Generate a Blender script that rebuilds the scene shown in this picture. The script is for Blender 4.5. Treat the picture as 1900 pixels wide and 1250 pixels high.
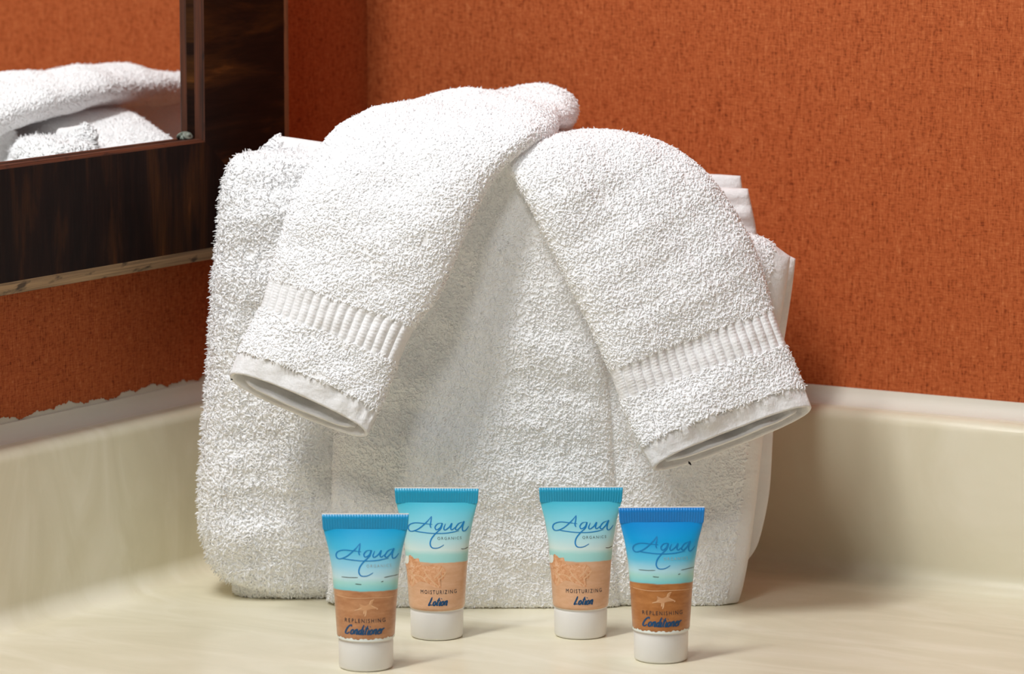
import bpy, bmesh, math, random
import numpy as np
from mathutils import Vector, Matrix

for o in list(bpy.data.objects):
    bpy.data.objects.remove(o, do_unlink=True)
random.seed(7)
rng = np.random.default_rng(7)
scene = bpy.context.scene
C = scene.collection
R = math.radians

# ------------------------------------------------------------------ camera
TURN = R(31.7)                                 # the camera looks into the corner at this angle to the back wall
TC, TS = math.cos(TURN), math.sin(TURN)


def turn(p):
    return (p[0] * TC - p[1] * TS, p[0] * TS + p[1] * TC, p[2])


FPX = 7924.0                                   # focal length in pixels of the 1900 px frame
PITCH = R(7.95)
CAM = np.array([0.0, -1.996, 0.422])
cam_d = bpy.data.cameras.new('camera')
cam_d.sensor_width = 36.0
cam_d.lens = FPX / 1900.0 * 36.0
cam_d.clip_start = 0.05
cam_d.dof.use_dof = True
cam_d.dof.focus_distance = 2.03
cam_d.dof.aperture_fstop = 13.0
cam = bpy.data.objects.new('camera', cam_d)
cam.location = turn(CAM)
cam.rotation_euler = (math.pi / 2 - PITCH, 0, TURN)
C.objects.link(cam)
scene.camera = cam

# ------------------------------------------------------------------ world, lamps, exposure
world = bpy.data.worlds.new('room_light')
scene.world = world
world.use_nodes = True
bg = world.node_tree.nodes['Background']
bg.inputs[0].default_value = (0.86, 0.95, 1.0, 1)
bg.inputs[1].default_value = 0.12

WANG = R(-31.7)                                # the back wall runs along this direction
EX = np.array([math.cos(WANG), math.sin(WANG)])    # along the back wall, away from the corner
EY = np.array([-math.sin(WANG), math.cos(WANG)])   # along the left wall, towards the corner
CORNER = np.array([-0.0785, 0.3215])


def loc(x, y):
    p = CORNER + EX * x + EY * y
    return float(p[0]), float(p[1])


def area(name, pos, target, sx, sy, power, col):
    d = bpy.data.lights.new(name, 'AREA')
    d.shape = 'RECTANGLE'
    d.size, d.size_y, d.energy, d.color = sx, sy, power, col
    o = bpy.data.objects.new(name, d)
    pos, target = turn(pos), turn(target)
    o.location = pos
    v = Vector(target) - Vector(pos)
    o.rotation_euler = v.to_track_quat('-Z', 'Y').to_euler()
    C.objects.link(o)
    return o


# the lamp bar on the wall above the mirror and the ceiling lamp of the room, both out of the picture
vx, vy = loc(0.12, -0.78)
area('vanity_lamp_offscreen', (vx, vy, 1.22), (0.0, 0.08, 0.10), 0.12, 0.50, 12.0, (0.985, 0.99, 1.0))
vx, vy = loc(0.65, -1.75)
area('ceiling_lamp_offscreen', (vx, vy, 1.62), (0.0, 0.1, 0.1), 0.35, 0.35, 9.5, (0.985, 0.99, 1.0))
scene.cycles.max_bounces = 24
scene.cycles.diffuse_bounces = 20
scene.cycles.transmission_bounces = 20

vs = scene.view_settings
vs.view_transform = 'Standard'
vs.look = 'None'
vs.exposure = -0.08
vs.gamma = 1.0
vs.use_curve_mapping = False


# ------------------------------------------------------------------ helpers
def ray(px, py):
    dx, dy = (px - 950.0) / FPX, (625.0 - py) / FPX
    c, s = math.cos(PITCH), math.sin(PITCH)
    return np.array([dx, c + dy * s, -s + dy * c])


def P(px, py, Y):
    """the point at depth Y that the photograph shows at px, py"""
    d = ray(px, py)
    return CAM + d * ((Y - CAM[1]) / d[1])


def ground(px, py, z=0.0):
    d = ray(px, py)
    return CAM + d * ((z - CAM[2]) / d[2])


def mesh_obj(name, V, F, mat=None, parent=None, smooth=True):
    me = bpy.data.meshes.new(name)
    me.from_pydata([tuple(map(float, v)) for v in V], [], [tuple(f) for f in F])
    me.update()
    if smooth:
        me.shade_smooth()
    o = bpy.data.objects.new(name, me)
    C.objects.link(o)
    if mat:
        me.materials.append(mat)
    if parent:
        o.parent = parent
        if parent.name in ('bath_towel', 'hand_towel'):
            o.location = (-TBASE[0], -TBASE[1], -TBASE[2])
    return o


def empty(name, pos=(0, 0, 0), rz=0.0):
    o = bpy.data.objects.new(name, None)
    o.empty_display_size = 0.02
    o.location = pos
    o.rotation_euler = (0, 0, rz)
    C.objects.link(o)
    return o


def tag(o, label=None, cat=None, group=None, kind=None):
    if label: o['label'] = label
    if cat: o['category'] = cat
    if group: o['group'] = group
    if kind: o['kind'] = kind
    return o


def grid_faces(n, m, closed=False, off=0):
    """n rows of m points; closed joins the last column to the first"""
    F = []
    for i in range(n - 1):
        for j in range(m if closed else m - 1):
            k = (j + 1) % m
            F.append((off + i * m + j, off + i * m + k, off + (i + 1) * m + k, off + (i + 1) * m + j))
    return F


def catmull(pts, t):
    """Catmull-Rom through the rows of pts, t in 0..len-1"""
    pts = np.asarray(pts, float)
    n = len(pts)
    t = np.clip(np.asarray(t, float), 0, n - 1 - 1e-9)
    i = np.floor(t).astype(int)
    f = (t - i)[..., None]
    ext = np.vstack([2 * pts[0] - pts[1], pts, 2 * pts[-1] - pts[-2]])
    p0, p1, p2, p3 = ext[i], ext[i + 1], ext[i + 2], ext[i + 3]
    return 0.5 * ((2 * p1) + (-p0 + p2) * f + (2 * p0 - 5 * p1 + 4 * p2 - p3) * f * f
                  + (-p0 + 3 * p1 - 3 * p2 + p3) * f * f * f)


def smooth_curve(pts, n):
    """n points spread evenly along a smooth curve through pts"""
    pts = np.asarray(pts, float)
    fine = catmull(pts, np.linspace(0, len(pts) - 1, 400))
    s = np.r_[0, np.cumsum(np.linalg.norm(np.diff(fine, axis=0), axis=1))]
    q = np.linspace(0, s[-1], n)
    return np.stack([np.interp(q, s, fine[:, k]) for k in range(fine.shape[1])], 1)


def vnoise(p, scale, seed=0):
    """cheap smooth pseudo noise, about -1..1, for arrays of points"""
    q = np.asarray(p) * scale
    r = np.random.default_rng(seed)
    out = np.zeros(q.shape[:-1])
    for k in range(7):
        d = r.normal(size=3)
        d /= np.linalg.norm(d)
        out += np.sin(q @ d * (0.7 + 0.25 * k) * 2 * math.pi + r.uniform(0, 6.28))
    return out / 3.2


# ------------------------------------------------------------------ materials
def new_mat(name):
    m = bpy.data.materials.new(name)
    m.use_nodes = True
    nt = m.node_tree
    b = nt.nodes['Principled BSDF']
    return m, nt, b


def N(nt, kind, **kw):
    n = nt.nodes.new(kind)
    for k, v in kw.items():
        if k.startswith('i_'):
            n.inputs[k[2:].replace('_', ' ')].default_value = v
        else:
            setattr(n, k, v)
    return n


def ramp(nt, stops):
    n = nt.nodes.new('ShaderNodeValToRGB')
    e = n.color_ramp.elements
    while len(e) < len(stops):
        e.new(0.5)
    for el, (p, c) in zip(e, stops):
        el.position = p
        el.color = (*c, 1)
    return n


def srgb(h):
    h = h.lstrip('#')
    v = [int(h[i:i + 2], 16) / 255 for i in (0, 2, 4)]
    return tuple(c / 12.92 if c <= 0.04045 else ((c + 0.055) / 1.055) ** 2.4 for c in v)


def plain(name, col, rough=0.5, spec=0.5):
    m, nt, b = new_mat(name)
    b.inputs['Base Color'].default_value = (*col, 1)
    b.inputs['Roughness'].default_value = rough
    b.inputs['Specular IOR Level'].default_value = spec
    return m


def mapped(nt, scale, rot=(0, 0, 0), coord='Object'):
    tc = N(nt, 'ShaderNodeTexCoord')
    mp = N(nt, 'ShaderNodeMapping')
    mp.inputs['Scale'].default_value = scale
    mp.inputs['Rotation'].default_value = rot
    nt.links.new(tc.outputs[coord], mp.inputs[0])
    return mp.outputs[0]


def mix(nt, kind, a, b, fac=1.0):
    n = N(nt, 'ShaderNodeMix', data_type='RGBA', blend_type=kind)
    n.inputs[0].default_value = fac if not hasattr(fac, 'links') else 1
    if hasattr(fac, 'links'): nt.links.new(fac, n.inputs[0])
    for s, v in ((6, a), (7, b)):
        if hasattr(v, 'links'): nt.links.new(v, n.inputs[s])
        else: n.inputs[s].default_value = (*v, 1)
    return n.outputs[2]


def wallpaper_mat():
    m, nt, b = new_mat('woven_orange_wallpaper')
    L = nt.links.new
    # the wallpaper object's x and y lie in the horizontal, z up; threads run along and up
    v1 = N(nt, 'ShaderNodeTexNoise', i_Scale=1.0, i_Detail=2.0, i_Roughness=0.6)
    L(mapped(nt, (1500, 1500, 160)), v1.inputs[0])
    h1 = N(nt, 'ShaderNodeTexNoise', i_Scale=1.0, i_Detail=2.0, i_Roughness=0.6)
    L(mapped(nt, (190, 190, 1500)), h1.inputs[0])
    s1 = N(nt, 'ShaderNodeTexNoise', i_Scale=1.0, i_Detail=3.0, i_Roughness=0.65)
    L(mapped(nt, (700, 700, 430)), s1.inputs[0])
    add = N(nt, 'ShaderNodeMath', operation='ADD')
    L(v1.outputs[0], add.inputs[0]); L(h1.outputs[0], add.inputs[1])
    add2 = N(nt, 'ShaderNodeMath', operation='ADD')
    L(add.outputs[0], add2.inputs[0]); L(s1.outputs[0], add2.inputs[1])
    mr = N(nt, 'ShaderNodeMapRange')
    mr.inputs[1].default_value, mr.inputs[2].default_value = 1.0, 1.95
    L(add2.outputs[0], mr.inputs[0])
    rp = ramp(nt, [(0.0, srgb('#651f04')), (0.22, srgb('#8c3d16')), (0.46, srgb('#ae5528')), (0.7, srgb('#b75e30')), (1.0, srgb('#c87748'))])
    L(mr.outputs[0], rp.inputs[0])
    L(rp.outputs[0], b.inputs['Base Color'])
    b.inputs['Roughness'].default_value = 0.75
    b.inputs['Specular IOR Level'].default_value = 0.25
    bp = N(nt, 'ShaderNodeBump', i_Strength=0.35, i_Distance=0.0006)
    L(add2.outputs[0], bp.inputs['Height'])
    L(bp.outputs[0], b.inputs['Normal'])
    return m


def wood_mat():
    m, nt, b = new_mat('dark_walnut_veneer')
    L = nt.links.new
    # member space: x along the member, y across it
    n1 = N(nt, 'ShaderNodeTexNoise', i_Scale=1.0, i_Detail=6.0, i_Roughness=0.6, i_Distortion=0.6)
    L(mapped(nt, (55, 9, 9)), n1.inputs[0])
    n2 = N(nt, 'ShaderNodeTexNoise', i_Scale=1.0, i_Detail=4.0, i_Roughness=0.6)
    L(mapped(nt, (700, 40, 60)), n2.inputs[0])
    rp = ramp(nt, [(0.3, srgb('#110704')), (0.5, srgb('#22110a')), (0.66, srgb('#46280f')), (0.8, srgb('#7a4a20'))])
    L(n1.outputs[0], rp.inputs[0])
    rp2 = ramp(nt, [(0.3, (0.55, 0.55, 0.55)), (0.7, (1.15, 1.12, 1.1))])
    L(n2.outputs[0], rp2.inputs[0])
    L(mix(nt, 'MULTIPLY', rp.outputs[0], rp2.outputs[0]), b.inputs['Base Color'])
    b.inputs['Roughness'].default_value = 0.5
    b.inputs['Specular IOR Level'].default_value = 0.1
    bp = N(nt, 'ShaderNodeBump', i_Strength=0.15, i_Distance=0.0004)
    L(n2.outputs[0], bp.inputs['Height']); L(bp.outputs[0], b.inputs['Normal'])
    return m


def edge_wood_mat(name, dark, light):
    m, nt, b = new_mat(name)
    L = nt.links.new
    n1 = N(nt, 'ShaderNodeTexNoise', i_Scale=1.0, i_Detail=5.0, i_Roughness=0.65)
    L(mapped(nt, (14, 900, 900)), n1.inputs[0])
    n2 = N(nt, 'ShaderNodeTexNoise', i_Scale=1.0, i_Detail=3.0)
    L(mapped(nt, (90, 160, 160)), n2.inputs[0])
    rp = ramp(nt, [(0.32, dark), (0.62, light)])
    L(n1.outputs[0], rp.inputs[0])
    rp2 = ramp(nt, [(0.30, (0.15, 0.12, 0.1)), (0.42, (1, 1, 1))])
    L(n2.outputs[0], rp2.inputs[0])
    L(mix(nt, 'MULTIPLY', rp.outputs[0], rp2.outputs[0]), b.inputs['Base Color'])
    b.inputs['Roughness'].default_value = 0.6
    return m


def counter_mat():
    m, nt, b = new_mat('cream_cultured_marble')
    L = nt.links.new
    n1 = N(nt, 'ShaderNodeTexNoise', i_Scale=1.0, i_Detail=5.0, i_Roughness=0.55, i_Distortion=1.2)
    L(mapped(nt, (9, 26, 9), (0, 0, 0.5)), n1.inputs[0])
    rp = ramp(nt, [(0.3, srgb('#dad3b8')), (0.5, srgb('#e1dac0')), (0.7, srgb('#eae4ce'))])
    L(n1.outputs[0], rp.inputs[0])
    L(rp.outputs[0], b.inputs['Base Color'])
    b.inputs['Roughness'].default_value = 0.27
    b.inputs['Specular IOR Level'].default_value = 0.5
    return m


def terry_mat(name, col=(0.94, 0.942, 0.945)):
    m, nt, b = new_mat(name)
    b.inputs['Base Color'].default_value = (*col, 1)
    b.inputs['Roughness'].default_value = 0.95
    b.inputs['Specular IOR Level'].default_value = 0.05
    L = nt.links.new
    n1 = N(nt, 'ShaderNodeTexNoise', i_Scale=1.0, i_Detail=3.0, i_Roughness=0.6)
    L(mapped(nt, (600, 600, 600)), n1.inputs[0])
    bp = N(nt, 'ShaderNodeBump', i_Strength=0.3, i_Distance=0.0008)
    L(n1.outputs[0], bp.inputs['Height']); L(bp.outputs[0], b.inputs['Normal'])
    return m


def woven_mat(name, col, sc=1500):
    m, nt, b = new_mat(name)
    b.inputs['Base Color'].default_value = (*col, 1)
    b.inputs['Roughness'].default_value = 0.9
    b.inputs['Specular IOR Level'].default_value = 0.1
    L = nt.links.new
    n1 = N(nt, 'ShaderNodeTexNoise', i_Scale=1.0, i_Detail=2.0)
    L(mapped(nt, (sc, sc, sc * 0.35)), n1.inputs[0])
    bp = N(nt, 'ShaderNodeBump', i_Strength=0.5, i_Distance=0.0004)
    L(n1.outputs[0], bp.inputs['Height'])
    n2 = N(nt, 'ShaderNodeTexNoise', i_Scale=1.0, i_Detail=3.0)
    L(mapped(nt, (110, 110, 160)), n2.inputs[0])
    bp2 = N(nt, 'ShaderNodeBump', i_Strength=0.45, i_Distance=0.003)
    L(n2.outputs[0], bp2.inputs['Height']); L(bp.outputs[0], bp2.inputs['Normal'])
    L(bp2.outputs[0], b.inputs['Normal'])
    return m


M = dict(
    paper=wallpaper_mat(), wood=wood_mat(),
    edge=edge_wood_mat('raw_wood_edge', srgb('#5a4530'), srgb('#a88a68')),
    lip=edge_wood_mat('red_brown_lip', srgb('#1a0a05'), srgb('#5e2e15')),
    counter=counter_mat(), terry=terry_mat('white_terry'),
    hem=woven_mat('white_flat_weave', (0.85, 0.845, 0.84)),
    plaster=plain('grey_plaster', srgb('#d6d0c2'), 0.8, 0.2),
    caulk=plain('grey_white_caulk', srgb('#dcd6c8'), 0.6, 0.4),
    black=plain('black_backing', (0.004, 0.004, 0.004), 0.5),
    thread=plain('black_thread', (0.01, 0.01, 0.012), 0.8),
    putty=plain('grey_green_putty', srgb('#7d8478'), 0.5),
)
mm, nt_, b_ = new_mat('mirror_silver')
b_.inputs['Base Color'].default_value = (0.93, 0.94, 0.93, 1)
b_.inputs['Metallic'].default_value = 1.0
b_.inputs['Roughness'].default_value = 0.0
M['mirror'] = mm

pm, nt_, b_ = new_mat('white_terry_pile')
b_.inputs['Base Color'].default_value = (0.94, 0.942, 0.945, 1)
b_.inputs['Roughness'].default_value = 0.9
b_.inputs['Specular IOR Level'].default_value = 0.0
M['pile'] = pm

# ------------------------------------------------------------------ the room: two walls with wallpaper
BS_T = 0.020        # backsplash thickness
BS_H = 0.086        # backsplash height
CAULK = 0.008


def box(V, F, x0, x1, y0, y1, z0, z1):
    k = len(V)
    V += [(x0, y0, z0), (x1, y0, z0), (x1, y1, z0), (x0, y1, z0), (x0, y0, z1), (x1, y0, z1), (x1, y1, z1), (x0, y1, z1)]
    F += [(k, k + 3, k + 2, k + 1), (k + 4, k + 5, k + 6, k + 7), (k, k + 1, k + 5, k + 4),
          (k + 1, k + 2, k + 6, k + 5), (k + 2, k + 3, k + 7, k + 6), (k + 3, k, k + 4, k + 7)]


def placed(o):
    o.location = turn((CORNER[0], CORNER[1], 0))
    return o


WL, WH = 1.7, 1.9
V, F = [], []
box(V, F, -0.1, 0.0, -WL, 0.1, -0.75, WH)
wall_left = placed(mesh_obj('wall_left', V, F, M['plaster'], None, False))
tag(wall_left, 'orange papered side wall behind the framed mirror', None, None, 'structure')
V, F = [], []
box(V, F, 0.0, WL, 0.0, 0.1, -0.75, WH)
wall_back = placed(mesh_obj('wall_back', V, F, M['plaster'], None, False))
tag(wall_back, 'orange woven wallpaper wall behind the towels', None, None, 'structure')


def paper(name, parent, axis, rag):
    """a sheet of wallpaper 0.8 mm proud of the wall with a cut lower edge"""
    n = 900
    t = np.r_[np.linspace(0, 0.75, n), WL]
    r = np.random.default_rng(3 + axis)
    a = np.cumsum(r.normal(size=n + 1))
    k = np.exp(-np.linspace(-2, 2, 61) ** 2)
    slow = np.convolve(a, k / k.sum(), 'same')
    slow -= np.linspace(slow[0], slow[-1], n + 1)
    slow /= max(1e-6, np.abs(slow).max())
    fine = r.uniform(-1, 1, n + 1) * (r.uniform(0, 1, n + 1) > 0.3)
    z0 = BS_H + CAULK * (0.80 + 0.50 * rag) + rag * (0.0008 * np.sin(t * 260 + 3 * slow) + 0.0009 * np.sin(t * 95 + 1) + 0.0004 * np.sin(t * 730 + 5 * slow) + 0.0006 * fine)
    V, F = [], []
    for d in (0.0004, 0.0):
        for zz in (z0, np.full(n + 1, WH)):
            for tt, z in zip(t, zz):
                V.append((d, -tt, z) if axis == 0 else (tt, -d, z))
    m = n + 1
    for i in range(n):
        F += [(i, i + 1, m + i + 1, m + i), (i, 2 * m + i, 2 * m + i + 1, i + 1)]
    o = mesh_obj(name, V, F, M['paper'], parent, False)
    return o


paper('wallpaper', wall_left, 0, 1.0)
paper('wallpaper', wall_back, 1, 0.22)

# ------------------------------------------------------------------ countertop with coved backsplashes
counter = placed(empty('vanity_countertop'))
tag(counter, 'glossy cream marble vanity countertop running into the corner of the orange walls', 'countertop')


def sweep(name, prof, axis, length, mat, parent, start=0.0):
    """prof: list of (d, z), d the distance out from the wall"""
    V = []
    for tt in (start, length):
        for d, z in prof:
            V.append((d, -tt, z) if axis == 0 else (tt, -d, z))
    n = len(prof)
    F = []
    for i in range(n):
        j = (i + 1) % n
        F.append((i, j, n + j, n + i))
    F += [tuple(range(n)), tuple(range(n, 2 * n))]
    o = mesh_obj(name, V, F, mat, parent, True)
    bm = bmesh.new(); bm.from_mesh(o.data)
    bmesh.ops.recalc_face_normals(bm, faces=bm.faces)
    bm.to_mesh(o.data); bm.free()
    o.data.set_sharp_from_angle(angle=R(40))
    return o


cove, rb = 0.011, 0.0065
prof = [(0.0, 0.0), (0.0, BS_H)]
for k in range(9):
    a = math.pi / 2 * (1 - k / 8)
    prof.append((BS_T - rb + rb * math.cos(a), BS_H - rb + rb * math.sin(a)))
for k in range(11):
    a = math.pi + math.pi / 2 * k / 10
    prof.append((BS_T + cove + cove * math.cos(a), cove + cove * math.sin(a)))
bs1 = tag(placed(sweep('trim_1', prof, 0, 1.5, M['counter'], None)), 'cream backsplash below the mirror', None, None, 'structure')
bs2 = tag(placed(sweep('trim_2', prof, 1, 1.25, M['counter'], None)), 'cream backsplash below the open orange wall', None, None, 'structure')
V, F = [], []
box(V, F, 0.002, 1.25, -1.5, -0.002, -0.032, 0.0)
# front of the slab cut back to a real counter depth
top = mesh_obj('counter_slab', V, F, M['counter'], counter, False)
# a caulk bead between backsplash and wall
cp = [(0.0, BS_H - 0.002), (0.0, BS_H + CAULK)]
for k in range(7):
    a = math.pi + math.pi / 2 * k / 6
    cp.append((0.0016 + CAULK + CAULK * math.cos(a), BS_H + CAULK + CAULK * math.sin(a)))
cp.append((0.0016 + CAULK, BS_H - 0.002))
sweep('caulk_bead', cp, 0, 1.5, M['caulk'], bs1)
sweep('caulk_bead', cp, 1, 1.25, M['caulk'], bs2)
cab = placed(empty('vanity_cabinet'))
tag(cab, 'vanity cabinet carrying the cream marble countertop', 'cabinet')
V, F = [], []
box(V, F, 0.005, 1.22, -1.47, -0.005, -0.75, -0.032)
mesh_obj('cabinet_body', V, F, M['wood'], cab, False)

# ------------------------------------------------------------------ framed mirror on the left wall
FR_P = 0.026                      # how far the frame stands off the wall


def wall_yz(px, py, d):
    """point of the plane d in front of the left wall seen at px, py: (along, z)"""
    nrm = np.array([EX[0], EX[1], 0])
    o = np.array([CORNER[0], CORNER[1], 0]) + nrm * d
    r = ray(px, py)
    t = ((o - CAM) @ nrm) / (r @ nrm)
    p = CAM + r * t
    return float((p[:2] - CORNER) @ EY), float(p[2])


y_in, z_in = wall_yz(377, 258, FR_P)
y_out, _ = wall_yz(528, 200, FR_P)
z_out = 0.5 * (wall_yz(60, 518, FR_P)[1] + wall_yz(360, 463, FR_P)[1])
ST_W, RL_W = y_out - y_in, z_in - z_out
M_W, M_H = 1.05, 0.80             # opening
mirror = placed(empty('wall_mirror'))
tag(mirror, 'wall mirror in a wide dark walnut frame on the orange side wall', 'mirror')
GL = 0.0185                       # glass surface off the wall
V, F = [], []
box(V, F, 0.002, GL, y_in - M_W - 0.004, y_in + 0.004, z_in - 0.004, z_in + M_H + 0.004)
gl = mesh_obj('mirror_glass', V, F, M['mirror'], mirror, False)
V, F = [], []
box(V, F, 0.0005, 0.002, y_in - M_W - 0.01, y_in + 0.01, z_in - 0.01, z_in + M_H + 0.01)
mesh_obj('backing_board', V, F, M['black'], mirror, False)


def member(name, length, width, other0, other1, by=0.0070, bz=0.0055):
    """mitred frame member in its own space: x along, y across from the opening outward, z off the wall"""
    lip = 0.0016
    inner = FR_P - 0.0015
    rows = [  # (y, z): profile from the glass round to the wall
        (0.0, GL - 0.003), (0.0, inner), (lip, FR_P), (width, FR_P), (width + by, FR_P - bz), (width + by, 0.0)]
    total = width

    def ends(y):
        return -other0 * y / total, length + other1 * y / total
    objs = []
    V, F = [], []

    def strip(r0, r1):
        k = len(V)
        for (y, z) in (r0, r1):
            a, b = ends(y)
            V.extend([(a, y, z), (b, y, z)])
        F.append((k, k + 1, k + 3, k + 2))
    strip(rows[2], rows[3])
    strip(rows[4], rows[5])
    k = len(V)
    for e in (0, 1):                                   # mitre faces close the ends
        idx = []
        for (y, z) in rows + [(0.0, 0.0)]:
            V.append((ends(y)[e], y, z)); idx.append(len(V) - 1)
        F.append(tuple(idx))
    k = len(V)
    V.extend([(ends(0)[0], 0, 0), (ends(0)[1], 0, 0), (ends(rows[5][0])[1], rows[5][0], 0), (ends(rows[5][0])[0], rows[5][0], 0)])
    F.append((k, k + 1, k + 2, k + 3))
    body = mesh_obj(name, V, F, M['wood'], mirror, False)
    V2, F2 = V, F
    V, F = [], []
    k = 0
    for (r0, r1) in ((rows[3], rows[4]),):
        for (y, z) in (r0, r1):
            a, b = ends(y)
            V.extend([(a, y, z), (b, y, z)])
    F.append((0, 1, 3, 2))
    e1 = mesh_obj('worn_edge', V, F, M['edge'], body, False)
    e1['label'] = 'worn pale wood edge of the dark frame'
    V, F = [], []
    for (y, z) in ((0.0, GL + 0.0024), rows[1], rows[2]):
        a, b = ends(y)
        V.extend([(a, y, z), (b, y, z)])
    F += [(0, 1, 3, 2), (2, 3, 5, 4)]
    e2 = mesh_obj('inner_lip', V, F, M['lip'], body, False)
    V, F = [], []
    for (y, z) in ((0.0, GL - 0.003), (0.0, GL + 0.0024)):
        a, b = ends(y)
        V.extend([(a, y, z), (b, y, z)])
    mesh_obj('rabbet', V, [(0, 1, 3, 2)], M['wood'], body, False)
    return body


def put_member(o, origin, along, across):
    a, c = Vector(along), Vector(across)
    off = Vector((1, 0, 0))
    m = Matrix((a, c, off)).transposed().to_4x4()
    m.translation = Vector(origin)
    o.matrix_local = m


rail = member('frame_rail', M_W, RL_W, ST_W, ST_W)
put_member(rail, (0, y_in - M_W, z_in), (0, 1, 0), (0, 0, -1))
rail2 = member('frame_rail', M_W, RL_W, ST_W, ST_W)
put_member(rail2, (0, y_in - M_W, z_in + M_H), (0, 1, 0), (0, 0, 1))
st = member('frame_stile', M_H, ST_W, RL_W, RL_W, 0.009, 0.0036)
put_member(st, (0, y_in, z_in), (0, 0, 1), (0, 1, 0))
st2 = member('frame_stile', M_H, ST_W, RL_W, RL_W, 0.009, 0.0036)
put_member(st2, (0, y_in - M_W, z_in), (0, 0, 1), (0, -1, 0))
# a blob of old putty in the corner of the opening
bm = bmesh.new()
bmesh.ops.create_icosphere(bm, subdivisions=3, radius=0.0021)
for v in bm.verts:
    v.co += v.co.normalized() * 0.0006 * math.sin(v.co.x * 2500 + v.co.z * 1900)
    v.co.y *= 1.5
me = bpy.data.meshes.new('putty_blob'); bm.to_mesh(me); bm.free(); me.shade_smooth()
pb = bpy.data.objects.new('putty_blob', me); C.objects.link(pb); me.materials.append(M['putty'])
pb.parent = mirror
pb.location = (GL + 0.0015, y_in - 0.0055, z_in + 0.0016)

# ------------------------------------------------------------------ terry pile
DOWN = np.array([0, 0, -1.0])
tri_total = [0]


PILES, SOLID = [], []


def make_pile(V, F, density, length, rad, parent, keep=None, droop=0.25, wild=0.55, seed=1, fuzz=(0.1, 0.0016), name='pile'):
    PILES.append((V, F, density, length, rad, parent, keep, droop, wild, seed, fuzz, name))
    SOLID.append((np.asarray(V), np.asarray(F)))


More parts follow.
